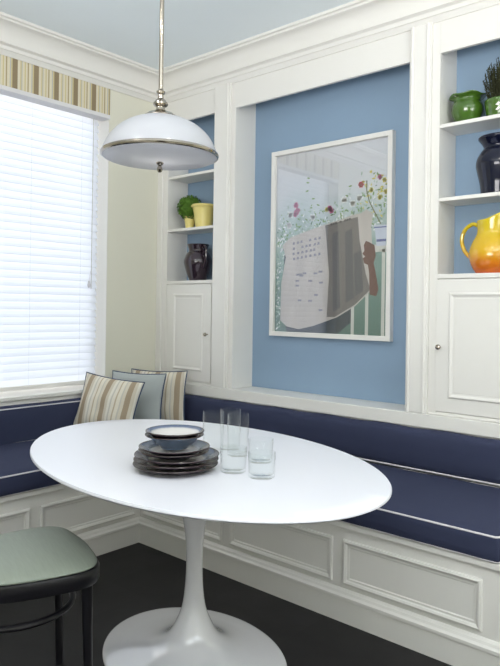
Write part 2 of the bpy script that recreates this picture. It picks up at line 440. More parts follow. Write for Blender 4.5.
# small stile bead against the wall
bm = boxes((.0, .055, -.012, .0, .832, 2.905))
obj('edge_stile', bm, M['white'], UL, bevel=.004)
UR = shelf_unit(2.077, 2.90, 2.25, 2.80, [(2.090, 2.208, 2.098, 2.186)],
    'tall white cabinet with open shelves right of the picture niche, holding the yellow pitcher', (2.247, 2.797), (2.272, 1.19), (2.318, 2.73, .925, 1.475))
obj('side_panel', boxes((2.88, 2.90, .0, .235, .832, 2.905)), M['white'], UR)

ni = thing('picture_niche', 'recessed white framed niche with blue back behind the framed picture', 'niche', (0, 0, 0))
obj('header', boxes((.777, 2.077, 0, .022, 2.731, 2.905), (.777, 2.073, .022, D, 2.885, 2.905)), M['white'], ni, bevel=.002)
obj('reveal', boxes((.777, .785, .022, D, .832, 2.885), (.777, .785, 0, .022, .832, 2.731)), M['white'], ni)
obj('reveal', boxes((2.073, 2.077, .022, D, .832, 2.885), (2.073, 2.077, 0, .022, .832, 2.731)), M['white'], ni)
obj('niche_back', boxes((.777, 2.077, D, D+.028, .832, 2.905)), M['blue'], ni, label='blue painted back of the niche')

# ledge under the built-in
bm = boxes((0, 2.93, -.022, .233, .758, .831), (0, 2.90, .002, .233, .5, .7585))
tag(obj('ledge', bm, M['white'], None, bevel=.004), 'long white ledge running above the navy back cushion under the niche', 'ledge')

# ------------------------------------------------------------------ bench bases
def bench(name, label, axis):
    e = thing(name, label, 'bench', (0, 0, 0))
    return e
BX, BYF, XE = .772, -.768, 2.882      # inner faces, end
bR = bench('bench', 'long white panelled bench base under the niche wall, behind the table', 'x')
obj('bench_box', boxes((BX, XE, BYF, -.02, 0, .41)), M['white'], bR, bevel=.003)
obj('seat_board', boxes((BX-.0, XE+.012, BYF-.012, .0, .41, .438)), M['white'], bR, bevel=.005)
bL = bench('bench', 'white panelled bench base along the window wall, behind the chair', 'y')
obj('bench_box', boxes((.002, BX-.001, -3.3, -.02, 0, .41)), M['white'], bL, bevel=.003)
obj('seat_board', boxes((.002, BX+.011, -3.3, BYF-.0125, .41, .438), (.002, BX-.001, BYF-.0125, -.001, .41, .438)), M['white'], bL, bevel=.005)
bbp = [(0, 0), (.018, 0), (.018, .100), (.024, .104), (.024, .116), (.016, .124), (.012, .134), (.004, .142), (0, .144)]
bm = bmesh.new()
A = []
for p, z in bbp:   # wraps the end corner
    A.append([bm.verts.new((BX+p, BYF-p, z)), bm.verts.new((XE+p, BYF-p, z)), bm.verts.new((XE+p, -.02, z))])
for a, b_ in zip(A, A[1:]):
    for i in range(2): bm.faces.new((a[i], a[i+1], b_[i+1], b_[i]))
obj('baseboard', bm, M['white'], bR)
bm = bmesh.new(); A = []
for p, z in bbp: A.append([bm.verts.new((BX+p, -3.3, z)), bm.verts.new((BX+p, BYF-p, z))])
for a, b_ in zip(A, A[1:]): bm.faces.new((a[0], a[1], b_[1], b_[0]))
obj('baseboard', bm, M['white'], bL)
pmp = [(0, 0), (.002, .009), (.010, .012), (.018, .008), (.022, .004), (.030, .0035), (.034, .0)]
for x0, x1 in ((.80, 1.447), (1.50, 2.135), (2.19, 2.815)):
    obj('panel_moulding', frame_moulding(bmesh.new(), x0, x1, .163, .362, pmp, lambda a, b_, h: (a, BYF-h, b_)), M['white'], bR)
for y0, y1 in ((-1.42, -.80), (-2.11, -1.475), (-2.80, -2.165)):
    obj('panel_moulding', frame_moulding(bmesh.new(), y0, y1, .163, .352, pmp, lambda a, b_, h: (BX+h, a, b_)), M['white'], bL)

# ------------------------------------------------------------------ cushions
def cushion_mesh(x0, x1, y0, y1, z0, z1, r=.018, puff=.008, step=.12, rb=None, amp=.0015):
    """softly rounded box, subdivided so the sides can puff"""
    bm = bmesh.new(); rb = rb or r
    def axis_pts(a, b, n):
        return [a+(b-a)*i/n for i in range(n+1)]
    nx = max(2, int((x1-x0)/step)); ny = max(2, int((y1-y0)/step)); nz = 3
    X = [x0, x0+r*.3, x0+r]+axis_pts(x0+r, x1-r, nx)[1:-1]+[x1-r, x1-r*.3, x1]
    Y = [y0, y0+r*.3, y0+r]+axis_pts(y0+r, y1-r, ny)[1:-1]+[y1-r, y1-r*.3, y1]
    Z = [z0, z0+r*.3, z0+r]+axis_pts(z0+r, z1-r, nz)[1:-1]+[z1-r, z1-r*.3, z1]
    V = {}
    def vert(i, j, k):
        if (i, j, k) in V: return V[(i, j, k)]
        p = Vector((X[i], Y[j], Z[k]))
        q = Vector((min(max(p.x, x0+r), x1-r), min(max(p.y, y0+r), y1-r), min(max(p.z, z0+r), z1-r)))
        d = p-q
        if d.length > 1e-9: p = q+d.normalized()*r
        u = (p.x-x0)/(x1-x0)*2-1; v_ = (p.y-y0)/(y1-y0)*2-1; w_ = (p.z-z0)/(z1-z0)*2-1
        e = lambda t: max(0, 1-abs(t)**4)
        if k == len(Z)-1: p.z += puff*e(u)*e(v_)+amp*math.sin(p.x*17+p.y*9)
        if j == 0: p.y -= puff*.5*e(u)*e(w_)+amp*math.sin(p.x*23)
        if i == len(X)-1: p.x += puff*.5*e(v_)*e(w_)
        V[(i, j, k)] = bm.verts.new(p); return V[(i, j, k)]
    a, b_, c = len(X)-1, len(Y)-1, len(Z)-1
    for i in range(a):
        for j in range(b_):
            bm.faces.new((vert(i, j, 0), vert(i, j+1, 0), vert(i+1, j+1, 0), vert(i+1, j, 0)))
            bm.faces.new((vert(i, j, c), vert(i+1, j, c), vert(i+1, j+1, c), vert(i, j+1, c)))
    for i in range(a):
        for k in range(c):
            bm.faces.new((vert(i, 0, k), vert(i+1, 0, k), vert(i+1, 0, k+1), vert(i, 0, k+1)))
            bm.faces.new((vert(i, b_, k), vert(i, b_, k+1), vert(i+1, b_, k+1), vert(i+1, b_, k)))
    for j in range(b_):
        for k in range(c):
            bm.faces.new((vert(0, j, k), vert(0, j, k+1), vert(0, j+1, k+1), vert(0, j+1, k)))
            bm.faces.new((vert(a, j, k), vert(a, j+1, k), vert(a, j+1, k+1), vert(a, j, k+1)))
    return bm
def rect_path(x0, x1, y0, y1, z, r, n=5):
    out = []
    for cx, cy, a0 in ((x1-r, y1-r, 0), (x0+r, y1-r, PI/2), (x0+r, y0+r, PI), (x1-r, y0+r, 1.5*PI)):
        for k in range(n+1):
            a = a0+PI/2*k/n; out.append((cx+r*math.cos(a), cy+r*math.sin(a), z))
    return out
SZ0, SZ1 = .439, .545
def cushion(name, label, cat, b, pipes, r=.018, puff=.008, amp=.0015):
    e = thing(name, label, cat, (0, 0, 0))
    obj('cushion_body', cushion_mesh(*b, r=r, puff=puff, amp=amp, step=.06), M['navy'], e, smooth=True, angle=60)
    for z, inset in pipes:
        bm = tube(bmesh.new(), rect_path(b[0]+inset, b[1]-inset, b[2]+inset, b[3]-inset, z, .02), .0042 if z != SZ0+.006 else .0018, 8, closed=True)
        obj('piping', bm, M['pipe_white'], e, smooth=True, label='white corded piping')
    return e
cushion('seat_cushion', 'long navy seat cushion with white piping under the niche, right of the corner', 'cushion', (.105, XE-.0, BYF-.022, -.105, SZ0, SZ1), [(SZ1-.007, .0025), (SZ0+.006, .0025)])
cushion('seat_cushion', 'navy seat cushion with white piping below the window', 'cushion', (.105, BX+.022, -3.3, BYF-.026, SZ0, SZ1), [(SZ1-.007, .0025), (SZ0+.006, .0025)])
cushion('back_cushion', 'long low navy back cushion against the wall under the white ledge', 'cushion', (.105, 2.88, -.108, -.003, SZ1+.003, .754), [(SZ1+.009, .003)], r=.034, puff=.004, amp=.003)
cushion('back_cushion', 'low navy back cushion with white piping against the wall below the window sill', 'cushion', (.034, .1, -3.3, -.004, SZ1-.1, .758), [(.748, .0025)], r=.014, puff=.004)

# ------------------------------------------------------------------ throw pillows
def pillow(label, mat, w, h, t, corner, yaw, tilt, roll, pinch=.07):
    e = thing('throw_pillow', label, 'pillow', corner, (0, 0, 0))
    e.rotation_mode = 'QUATERNION'
    q = Quaternion((0, 0, 1), yaw) @ Quaternion((1, 0, 0), -tilt) @ Quaternion((0, 1, 0), roll)
    e.rotation_quaternion = q
    n = 28; bm = bmesh.new()
    def out(u, v):
        x = w/2*u*(1-pinch*(1-v*v)); z_ = h/2*v*(1-pinch*(1-u*u))
        return x, z_
    G = {}
    for side in (-1, 1):
        for i in range(n+1):
            for j in range(n+1):
                u, v_ = -1+2*i/n, -1+2*j/n
                u = math.sin(u*PI/2)*.35+u*.65; v_ = math.sin(v_*PI/2)*.35+v_*.65
                edge = i in (0, n) or j in (0, n)
                if edge and (1, i, j) in G or edge and (-1, i, j) in G:
                    G[(side, i, j)] = G.get((-side, i, j)); continue
                x, z_ = out(u, v_)
                th = t/2*((max(0, 1-u*u))**.55)*((max(0, 1-v_*v_))**.55)
                th += (.004*math.sin(x*31+z_*17)+.003*math.sin(z_*45-x*11))*(1-u*u)*(1-v_*v_)
                G[(side, i, j)] = bm.verts.new((x, side*th, z_+h/2))
    for side in (-1, 1):
        for i in range(n):
            for j in range(n):
                q4 = [G[(side, i, j)], G[(side, i+1, j)], G[(side, i+1, j+1)], G[(side, i, j+1)]]
                bm.faces.new(q4 if side < 0 else q4[::-1])
    obj('pillow_body', bm, mat, e, smooth=True, angle=80)
    P = []
    for a, b_, c, d in ((-1, -1, 1, -1), (1, -1, 1, 1), (1, 1, -1, 1), (-1, 1, -1, -1)):
        for k in range(14):
            s = k/14; x, z_ = out(a+(c-a)*s, b_+(d-b_)*s); P.append((x, 0, z_+h/2))
    obj('piping', tube(bmesh.new(), P, .0042, 7, closed=True), M['pipe_navy'], e, smooth=True, label='navy corded edge')
    return e
R = math.radians
pillow('striped taupe and cream pillow with navy piping, rearmost of three by the corner', M['pillowstripe'], .445, .38, .12, (.32, -.265, .56), R(19), R(6), R(-1))
pillow('plain grey blue pillow between the two striped pillows', M['bluegrey'], .43, .375, .11, (.292, -.445, .56), R(18), R(10), R(0))
pillow('striped taupe and cream pillow with navy piping, frontmost of three under the window', M['pillowstripe'], .47, .37, .12, (.31, -.725, .562), R(17), R(17), R(5))

# ------------------------------------------------------------------ framed picture
PX0, PX1, PZ0, PZ1 = .968, 1.882, 1.195, 2.432
pic = thing('framed_picture', 'white framed photograph of a newspaper reader among flowers, hanging in the blue niche', 'picture', (0, 0, 0))
fw = .030
bm = bmesh.new()
fpr = [(0, .0), (0, .040), (.002, .042), (fw-.002, .042), (fw, .040), (fw, .010)]
frame_moulding(bm, PX0, PX1, PZ0, PZ1, fpr, lambda a, b_, h: (a, D-.001-h, b_))
obj('frame', bm, M['white'], pic)
gl = obj('glazing', boxes((PX0+fw, PX1-fw, D-.0225, D-.0205, PZ0+fw, PZ1-fw)), M['picglass'], pic, label='clear reflective glass')
# print background: pale misty sky to grey-green foliage
m, nt, b = newmat('print_background'); b.inputs['Roughness'].default_value = .6; b.inputs['Specular IOR Level'].default_value = .1
tc = N(nt, 'ShaderNodeTexCoord'); sp = N(nt, 'ShaderNodeSeparateXYZ'); nt.links.new(tc.outputs['Object'], sp.inputs[0])
nz = N(nt, 'ShaderNodeTexNoise'); nz.inputs['Scale'].default_value = 5; nz.inputs['Detail'].default_value = 5; nt.links.new(tc.outputs['Object'], nz.inputs['Vector'])
a = N(nt, 'ShaderNodeMath', operation='MULTIPLY_ADD'); a.inputs[1].default_value = .34; nt.links.new(nz.outputs['Fac'], a.inputs[0]); nt.links.new(sp.outputs[2], a.inputs[2])
mr = N(nt, 'ShaderNodeMapRange'); mr.inputs[1].default_value = PZ0*S+.17; mr.inputs[2].default_value = PZ1*S+.17; nt.links.new(a.outputs[0], mr.inputs[0])
cr = N(nt, 'ShaderNodeValToRGB'); els = cr.color_ramp.elements
els[0].position, els[0].color = 0, rgba((84, 118, 110)); els[1].position, els[1].color = 1, rgba((214, 216, 222))
for p, c in ((.3, (108, 142, 134)), (.5, (150, 176, 172)), (.62, (186, 200, 204)), (.76, (206, 211, 218))):
    e = els.new(p); e.color = rgba(c)
nt.links.new(mr.outputs[0], cr.inputs[0]); nt.links.new(cr.outputs[0], b.inputs['Base Color'])
prn = obj('print', boxes((PX0+fw-.004, PX1-fw+.004, D-.018, D-.004, PZ0+fw-.004, PZ1-fw+.004)), m, pic, label='printed garden photograph')
YP = D-.0182
def flat(name, polys, mat, dy=0, parent=prn, more=()):
    bm = bmesh.new()
    for k, (PP, m_, d_) in enumerate([(polys, mat, dy)]+list(more)):
        for P in PP:
            f_ = bm.faces.new([bm.verts.new((x, YP-d_, z_)) for x, z_ in P]); f_.material_index = k
    o = obj(name, bm, mat, parent)
    for PP, m_, d_ in more: o.data.materials.append(m_)
    return o
def ink(name, c): 
    return paint(name, c, rough=.6, var=.06, scale=20, spec=.1)
# newspaper: left page spread, dark fold page, right page
flat('printed_person', [[(1.075, 1.75), (1.30, 1.86), (1.62, 1.80), (1.60, 1.30), (1.50, PZ0+fw), (1.10, PZ0+fw), (1.05, 1.4)]], ink('ink_dark_blue', (48, 60, 74)), .0001)
flat('printed_railing', [[(x, PZ0+fw), (x+.022, PZ0+fw), (x+.022, 1.74), (x, 1.74)] for x in (1.60, 1.70, 1.81)]+[[(1.58, 1.735), (PX1-fw, 1.72), (PX1-fw, 1.765), (1.58, 1.775)]], ink('ink_pale_rail', (206, 208, 202)), .00015)
paper = paint('ink_newsprint', (190, 184, 180), rough=.6, var=.25, scale=2.2, spec=.1, stretch=(5, 1, 1.5))
NEWSPOLY = ([[(1.055, 1.80), (1.12, 1.85), (1.22, 1.875), (1.39, 1.915), (1.52, 1.94), (1.60, 1.96), (1.66, 1.965), (1.70, 1.985), (1.745, 1.955), (1.735, 1.88), (1.74, 1.80), (1.755, 1.66), (1.77, 1.52), (1.70, 1.46), (1.63, 1.40), (1.50, 1.33), (1.32, 1.27), (1.20, 1.245), (1.10, 1.26), (1.045, 1.30), (1.05, 1.55), (1.085, 1.72)]])
NEWS = []
NEWS.append(([[(1.40, 1.91), (1.64, 1.945), (1.655, 1.80), (1.70, 1.60), (1.735, 1.50), (1.63, 1.41), (1.48, 1.33), (1.42, 1.33), (1.435, 1.6)]], paint('ink_grey_page', (112, 107, 107), rough=.6, var=.22, scale=2.5, spec=.1, stretch=(7, 1, 1.2)), .0004))
cols = []
for x0, x1, z0, z1 in ((1.455, 1.50, 1.36, 1.87), (1.55, 1.60, 1.42, 1.88), (1.615, 1.665, 1.46, 1.74)):
    cols.append([(x0, z1-.02), (x1, z1), (x1+.02, z0+.03), (x0+.012, z0)])
NEWS.append((cols, ink('ink_column_grey', (88, 86, 94)), .0005))
NEWS.append(([[(1.44+i*.017, 1.905+i*.0028), (1.453+i*.017, 1.907+i*.0028), (1.453+i*.017, 1.921+i*.0028), (1.44+i*.017, 1.919+i*.0028)] for i in range(9) if i not in (3, 5)], ink('ink_black', (60, 58, 60)), .0005))
rng = random.Random(3); marks = []
for r_ in range(4):
    for i in range(7):
        if rng.random() < .2: continue
        x, z_ = 1.14+i*.034+rng.uniform(-.005, .005), 1.80-r_*.034+i*.004
        marks.append([(x, z_), (x+.02, z_+.002), (x+.018, z_+.018), (x+.002, z_+.016)])
for i in range(14):
    x, z_ = 1.16+rng.random()*.2, 1.34+rng.random()*.3
    marks.append([(x, z_), (x+.03, z_), (x+.03, z_+.012), (x, z_+.012)])
NEWS.append((marks, ink('ink_blue_grey', (132, 130, 146)), .0005))
flat('printed_newspaper', NEWSPOLY, paper, .0003, more=NEWS)
flat('printed_hand', [[(1.685, 1.77), (1.70, 1.795), (1.725, 1.785), (1.76, 1.765), (1.768, 1.70), (1.755, 1.66), (1.77, 1.60), (1.79, 1.50), (1.775, 1.46), (1.73, 1.47), (1.725, 1.60), (1.715, 1.65), (1.69, 1.66), (1.68, 1.69), (1.695, 1.70), (1.675, 1.72), (1.69, 1.735)]], ink('ink_skin', (104, 62, 58)), .0006)
flat('printed_flowerpot', [[(1.752, 1.885), (1.845, 1.885), (1.842, 1.862), (1.836, 1.76), (1.772, 1.76), (1.760, 1.862)]], ink('ink_pot', (196, 204, 220)), .0006,
     more=[([[(1.772, 1.785), (1.836, 1.785), (1.837, 1.80), (1.772, 1.80)], [(1.755, 1.868), (1.845, 1.868), (1.845, 1.875), (1.755, 1.875)]], ink('ink_pot_blue', (92, 104, 160)), .0007)])
# leaves and blossoms
def leaf(x, z_, l, a, wd=.38):
    c, s = math.cos(a), math.sin(a)
    pts = [(0, 0), (.3*l, wd*l*.5), (.7*l, wd*l*.45), (l, 0), (.7*l, -wd*l*.45), (.3*l, -wd*l*.5)]
    return [(x+p*c-q_*s, z_+p*s+q_*c) for p, q_ in pts]
def inside(P): return all(PX0+fw+.002 < x < PX1-fw-.002 and PZ0+fw < z_ < PZ1-fw for x, z_ in P)
LEAFLAYER = 1
sets = {'g1': [], 'g2': [], 'g3': [], 'pink': [], 'red': [], 'yel': [], 'wht': []}
rng = random.Random(11)
def base_z(x): return 1.86+.10*(x-1.0)/.8
for i in range(620):
    x = rng.uniform(1.0, 1.85)
    hgt = .20 if x < 1.3 else (.15 if x < 1.55 else .22)
    z_ = base_z(x)-.10+abs(rng.gauss(0, .55))*hgt
    L_ = leaf(x, z_, rng.uniform(.014, .030), rng.uniform(-.6, 3.6))
    if inside(L_): sets[rng.choice(['g1', 'g2', 'g3', 'g2', 'g3', 'wht'])].append(L_)
for i in range(190):
    x = rng.uniform(1.0, 1.07); z_ = rng.uniform(1.25, 1.95)
    L_ = leaf(x, z_, rng.uniform(.014, .03), rng.uniform(0, 6.2))
    if inside(L_): sets[rng.choice(['g1', 'g3', 'g3', 'wht'])].append(L_)
for i in range(60):
    x = rng.uniform(1.66, 1.85); z_ = rng.uniform(1.92, 2.20)
    L_ = leaf(x, z_, rng.uniform(.015, .028), rng.uniform(0, 3.1))
    if inside(L_): sets[rng.choice(['yel', 'yel', 'g2', 'g3'])].append(L_)
for (x, z_) in ((1.25, 2.23), (1.245, 2.20), (1.24, 2.14), (1.29, 2.09), (1.33, 2.05), (1.37, 2.00)):
    sets['g2'].append(leaf(x, z_, .028, rng.uniform(-.6, .4)))
def blossom(x, z_, r, key, n=6):
    for k in range(n): sets[key].append(leaf(x, z_, r, 2*PI*k/n+rng.uniform(-.3, .3), .8))
for x, z_, r in ((1.165, 2.06, .022), (1.175, 2.02, .026), (1.16, 2.0, .02), (1.43, 2.015, .022), (1.445, 2.0, .02), (1.79, 2.17, .018)): blossom(x, z_, r, 'pink')
blossom(1.66, 2.14, .022, 'red')
for x, z_ in ((1.12, 2.0), (1.54, 2.06), (1.60, 2.03), (1.65, 2.06), (1.11, 1.93), (1.30, 1.97)): blossom(x, z_, .026, 'wht')
for x, z_ in ((1.41, 2.01), (1.73, 2.10), (1.79, 2.05), (1.83, 2.08), (1.82, 2.15)): blossom(x, z_, .018, 'yel')
for k, c in (('g1', (92, 130, 108)), ('g2', (118, 156, 92)), ('g3', (158, 184, 172)), ('pink', (214, 106, 156)), ('red', (206, 66, 88)), ('yel', (212, 200, 92)), ('wht', (226, 230, 232))):
    flat('printed_leaves' if k[0] == 'g' else 'printed_blossoms', sets[k], ink('ink_'+{'g1': 'deep_green', 'g2': 'leaf_green', 'g3': 'pale_green', 'pink': 'pink', 'red': 'red', 'yel': 'yellow', 'wht': 'white'}[k], c), .0002+.00001*list(sets).index(k) if k[0] == 'g' else .00026)
pl = []
for a_, b_ in zip([(1.80, 1.89), (1.765, 1.95), (1.72, 2.03), (1.70, 2.10)], [(1.765, 1.95), (1.72, 2.03), (1.70, 2.10), (1.70, 2.16)]):
    pl.append([(a_[0]-.004, a_[1]), (a_[0]+.004, a_[1]), (b_[0]+.004, b_[1]), (b_[0]-.004, b_[1])])
flat('printed_stem', pl, ink('ink_stem', (110, 112, 84)), .0007)

# ------------------------------------------------------------------ pottery on the shelves
def pot_mesh(prof, wall=.006, n=40, wob=None):
    """outer profile bottom to top, then an inner wall back down"""
    inner = [(max(.004, r-wall), z) for r, z in prof[::-1] if z > prof[0][1]+wall*1.2]
    inner.append((max(.004, inner[-1][0]*.8), prof[0][1]+wall))
    return lathe(bmesh.new(), list(prof)+inner, n, wob=wob)
def sm(pts, n=5): 
    return [(p[0], p[1]) for p in smoothline([(a, b_, 0) for a, b_ in pts], n)]
ZB = {'top2': 2.361, 'mid2': 1.974, 'top': 2.347, 'mid': 1.955, 'low': 1.572}
# left unit
pt = thing('potted_topiary', 'small pale yellow pot with a round clipped green topiary ball, left shelf', 'plant', (.262, .082, ZB['mid']))
obj('pot', pot_mesh(sm([(.032, 0), (.036, .03), (.044, .075), (.047, .09), (.046, .094)])), M['yellowglaze'], pt, smooth=True)
obj('soil', lathe(bmesh.new(), [(.02, .078), (.040, .079), (.030, .084)], 20), M['soil'], pt)
bm = bmesh.new(); rng = random.Random(5)
bmesh.ops.create_icosphere(bm, subdivisions=3, radius=.075)
for vv in bm.verts: vv.co += Vector((0.0, 0, .155))
for k in range(1500):
    z_ = rng.uniform(-1, 1); a_ = rng.uniform(0, 2*PI); s_ = math.sqrt(1-z_*z_)
    d = Vector((s_*math.cos(a_), s_*math.sin(a_), z_)); rr = .088+rng.uniform(-.012, .008)
    c = d*rr+Vector((0.0, 0, .155)); t = d.orthogonal().normalized(); t.rotate(Quaternion(d, rng.uniform(0, 6.28)))
    t = (t+d*rng.uniform(-.2, .9)).normalized(); s2 = t.cross(d).normalized()
    l = rng.uniform(.008, .013)
    bm.faces.new([bm.verts.new(c+q_) for q_ in (-t*l, s2*l*.5, t*l, -s2*l*.5)])
obj('foliage', bm, M['foliage'], pt)
yp = thing('flower_pot', 'larger tapered pale yellow glazed pot with a rolled rim beside the topiary', 'pot', (.405, .085, ZB['mid']))
obj('pot_body', pot_mesh(sm([(.060, 0), (.063, .02), (.075, .10), (.083, .140), (.092, .147), (.096, .156), (.090, .165)])), M['yellowglaze'], yp, smooth=True)

def handle(bm, pts, r=.009, flat_=None): return tube(bm, smoothline(pts, 6), r, 10, flat=flat_)
jg = thing('jug', 'dark aubergine glazed jug with one handle on the lowest open shelf of the left cabinet', 'jug', (.350, .085, ZB['low']), (0, 0, R(-18)))
obj('jug_body', pot_mesh(sm([(.064, 0), (.067, .012), (.082, .05), (.101, .115), (.103, .15), (.089, .19), (.071, .212), (.068, .225), (.077, .255), (.081, .262), (.078, .266)])), M['darkglaze'], jg, smooth=True)
obj('handle', handle(bmesh.new(), [(.072, 0, .228), (.092, 0, .246), (.122, 0, .234), (.131, 0, .19), (.123, 0, .14), (.096, 0, .09)], .0095), M['darkglaze'], jg, smooth=True)

# right unit
gp = thing('flower_pot', 'round green glazed pot with a wavy flared rim on the top right shelf', 'pot', (2.350, .118, ZB['top2']))
obj('pot_body', pot_mesh(sm([(.050, 0), (.053, .010), (.068, .030), (.082, .068), (.082, .098), (.070, .126), (.073, .138), (.092, .149), (.094, .155)]),
    wob=lambda a, r, z_: (1+.03*math.sin(6*a)*max(0, (z_-.112)/.043), .004*math.sin(5*a)*max(0, (z_-.112)/.043))), M['greenglaze'], gp, smooth=True)
hp = thing('potted_heather', 'dark upright heather in a green pot with white leaf marks, top right shelf', 'plant', (2.530, .11, ZB['top2']))
obj('pot', pot_mesh(sm([(.068, 0), (.070, .02), (.078, .07), (.080, .092), (.078, .097)])), M['greenglaze'], hp, smooth=True)
obj('soil', lathe(bmesh.new(), [(.02, .082), (.073, .083), (.05, .088)], 20), M['soil'], hp)
bm = bmesh.new()
for k in range(4, 6):          # white raised leaf marks round the band
    a0 = -PI*.98+k*.42
    for zz, s2 in ((.035, 1), (.06, 1)):
        c = Vector((.0765*math.cos(a0), .0765*math.sin(a0), zz)); t = Vector((-math.sin(a0), math.cos(a0), 0)); r_ = Vector((math.cos(a0), math.sin(a0), 0))
        vs = [bm.verts.new(c+t*p+Vector((0, 0, q_))+r_*.002*(1 if q_ > 0 else .6)) for p, q_ in ((-.013, -.004), (.0, -.008), (.013, .004), (.0, .009))]
        bm.faces.new(vs)
obj('leaf_marks', bm, M['white'], hp, label='white leaf marks')
bm = bmesh.new(); rng = random.Random(9)
for k in range(110):
    a_ = rng.uniform(0, 2*PI); r_ = .06*math.sqrt(rng.random()); hh = rng.uniform(.12, .21)*(1.15-r_*4)
    x0, y0 = r_*math.cos(a_), r_*math.sin(a_); lx, ly = x0*.5+rng.uniform(-.01, .01), y0*.5+rng.uniform(-.01, .01)
    tube(bm, [(x0, y0, .08), (x0+lx*.5, y0+ly*.5, .08+hh*.6), (x0+lx, y0+ly, .085+hh)], .0015, 4)
    for j in range(20):
        s_ = .15+.85*j/20; c = Vector((x0+lx*s_, y0+ly*s_, .083+hh*s_)); an = rng.uniform(0, 6.28)
        t = Vector((math.cos(an), math.sin(an), 1.0)).normalized()*.012; s2 = Vector((-math.sin(an), math.cos(an), 0))*.004
        bm.faces.new([bm.verts.new(c+q_) for q_ in (Vector((0, 0, 0)), t*.5+s2, t, t*.5-s2)])
obj('foliage', bm, M['darkleaf'], hp)
nv = thing('vase', 'tall shouldered navy glazed vase with a flared neck on the middle right shelf', 'vase', (2.525, .11, ZB['mid2']))
obj('vase_body', pot_mesh(sm([(.086, 0), (.088, .01), (.094, .06), (.108, .12), (.114, .155), (.108, .19), (.090, .222), (.078, .238), (.079, .252), (.092, .272), (.102, .285), (.103, .293), (.098, .298)])), M['navyglaze'], nv, smooth=True)
yj = thing('pitcher', 'bulbous glazed pitcher shading from yellow to orange with a looped handle, lowest right shelf', 'pitcher', (2.500, .1, ZB['low']))
def spout(a, r, z_):
    k = max(0, (z_-.21)/.07); c = max(0, math.cos(a+.3))
    return (1+.16*k*c**3, .040*k*(c**2)-.004*k)
obj('pitcher_body', pot_mesh(sm([(.078, 0), (.084, .008), (.103, .04), (.115, .085), (.112, .125), (.098, .165), (.082, .195), (.076, .215), (.076, .245), (.078, .272), (.076, .278)]), wob=spout), M['pitcher'], yj, smooth=True)
obj('handle', handle(bmesh.new(), [(-.074, 0, .250), (-.105, 0, .262), (-.145, 0, .235), (-.163, 0, .185), (-.150, 0, .130), (-.122, 0, .095), (-.104, 0, .085)], .0105), M['pitcher'], yj, smooth=True)

# ------------------------------------------------------------------ pendant lamp
LX, LY, LZ = 1.849, -1.571, 1.945
lamp = thing('pendant_lamp', 'white glass dome pendant with nickel rod hanging above the table', 'lamp', (LX, LY, LZ))
outer = sm([(.222, .012), (.214, .045), (.190, .088), (.150, .126), (.105, .150), (.066, .162)], 4)
prof = outer+[(r-.005, z_-.004) for r, z_ in outer[::-1]]
obj('glass_shade', lathe(bmesh.new(), prof+[prof[0]], 72, cap0=False, cap1=False), M['opal'], lamp, smooth=True)
bot = [(.004, -.006), (.06, -.0055), (.13, -.004), (.18, -.001), (.208, .004), (.219, .010), (.219, .014), (.208, .009), (.18, .004), (.13, .001), (.06, -.0005), (.004, -.001)]
obj('glass_diffuser', lathe(bmesh.new(), bot, 72), M['opal'], lamp, smooth=True)
obj('rim_band', lathe(bmesh.new(), [(.2195, .010), (.2255, .012), (.2275, .018), (.2255, .024), (.219, .028), (.2175, .024)], 72, cap0=False, cap1=False), M['chrome'], lamp, smooth=True)
obj('finial', lathe(bmesh.new(), [(.003, -.048), (.008, -.046), (.0115, -.037), (.009, -.027), (.006, -.022), (.013, -.016), (.015, -.011), (.009, -.0065)], 24), M['chrome'], lamp, smooth=True)
cap = [(.068, .160), (.070, .165), (.056, .172), (.050, .178), (.036, .184), (.022, .188), (.018, .194), (.017, .203), (.024, .207), (.029, .213), (.028, .220), (.022, .225), (.020, .230), (.012, .236), (.010, .252), (.016, .256), (.017, .264), (.010, .270), (.009, .276)]
obj('cap', lathe(bmesh.new(), cap, 40), M['chrome'], lamp, smooth=True, label='turned nickel cap')
obj('rod', lathe(bmesh.new(), [(.0085, .27), (.0085, ZC-LZ-.015)], 16), M['chrome'], lamp, smooth=True)
obj('canopy', lathe(bmesh.new(), [(.012, ZC-LZ-.035), (.045, ZC-LZ-.02), (.06, ZC-LZ-.002)], 32), M['chrome'], lamp, smooth=True)

shade_fill = bpy.data.lights.new('shade_fill_light', 'POINT'); shade_fill.energy = .28; shade_fill.color = (1, .95, .9); shade_fill.shadow_soft_size = .03  # weak fill added inside the unlit pendant to brighten its underside
bo = bpy.data.objects.new('shade_fill_light', shade_fill); C.objects.link(bo); bo.location = Vector((LX, LY, LZ+.08))*S

# ------------------------------------------------------------------ tulip table
TX, TY, TZ = 1.916, -1.438, .80
tb = thing('tulip_table', 'white oval pedestal table with a flared round foot', 'table', (TX, TY, 0), (0, 0, R(-11.2)))
el = lambda ax, ay: (lambda r: (r*ax, r*ay))
tp = [(.02, TZ-.035), (.70, TZ-.030), (.93, TZ-.022), (.985, TZ-.016), (1.0, TZ-.009), (1.0, TZ-.004), (.996, TZ), (.9, TZ), (.02, TZ)]
obj('tabletop', lathe(bmesh.new(), tp, 128, sx=el(.884, .568)), M['table'], tb, smooth=True, angle=50)
ped = sm([(.386, .0), (.388, .006), (.380, .013), (.33, .020), (.26, .029), (.19, .043), (.14, .062), (.10, .092), (.070, .14), (.047, .20), (.036, .28), (.0325, .37), (.0345, .45), (.047, .54), (.067, .62), (.098, .69), (.130, .745), (.165, .765)], 4)
def pedel(r):
    k = min(1, max(0, (r-.05)/.33)); return (r*(1+.095*k), r*(1-.145*k))
pd = obj('pedestal', lathe(bmesh.new(), ped, 96, sx=pedel), M['tulip'], tb, smooth=True, angle=70); pd.location = Vector((0, .015, 0))*S

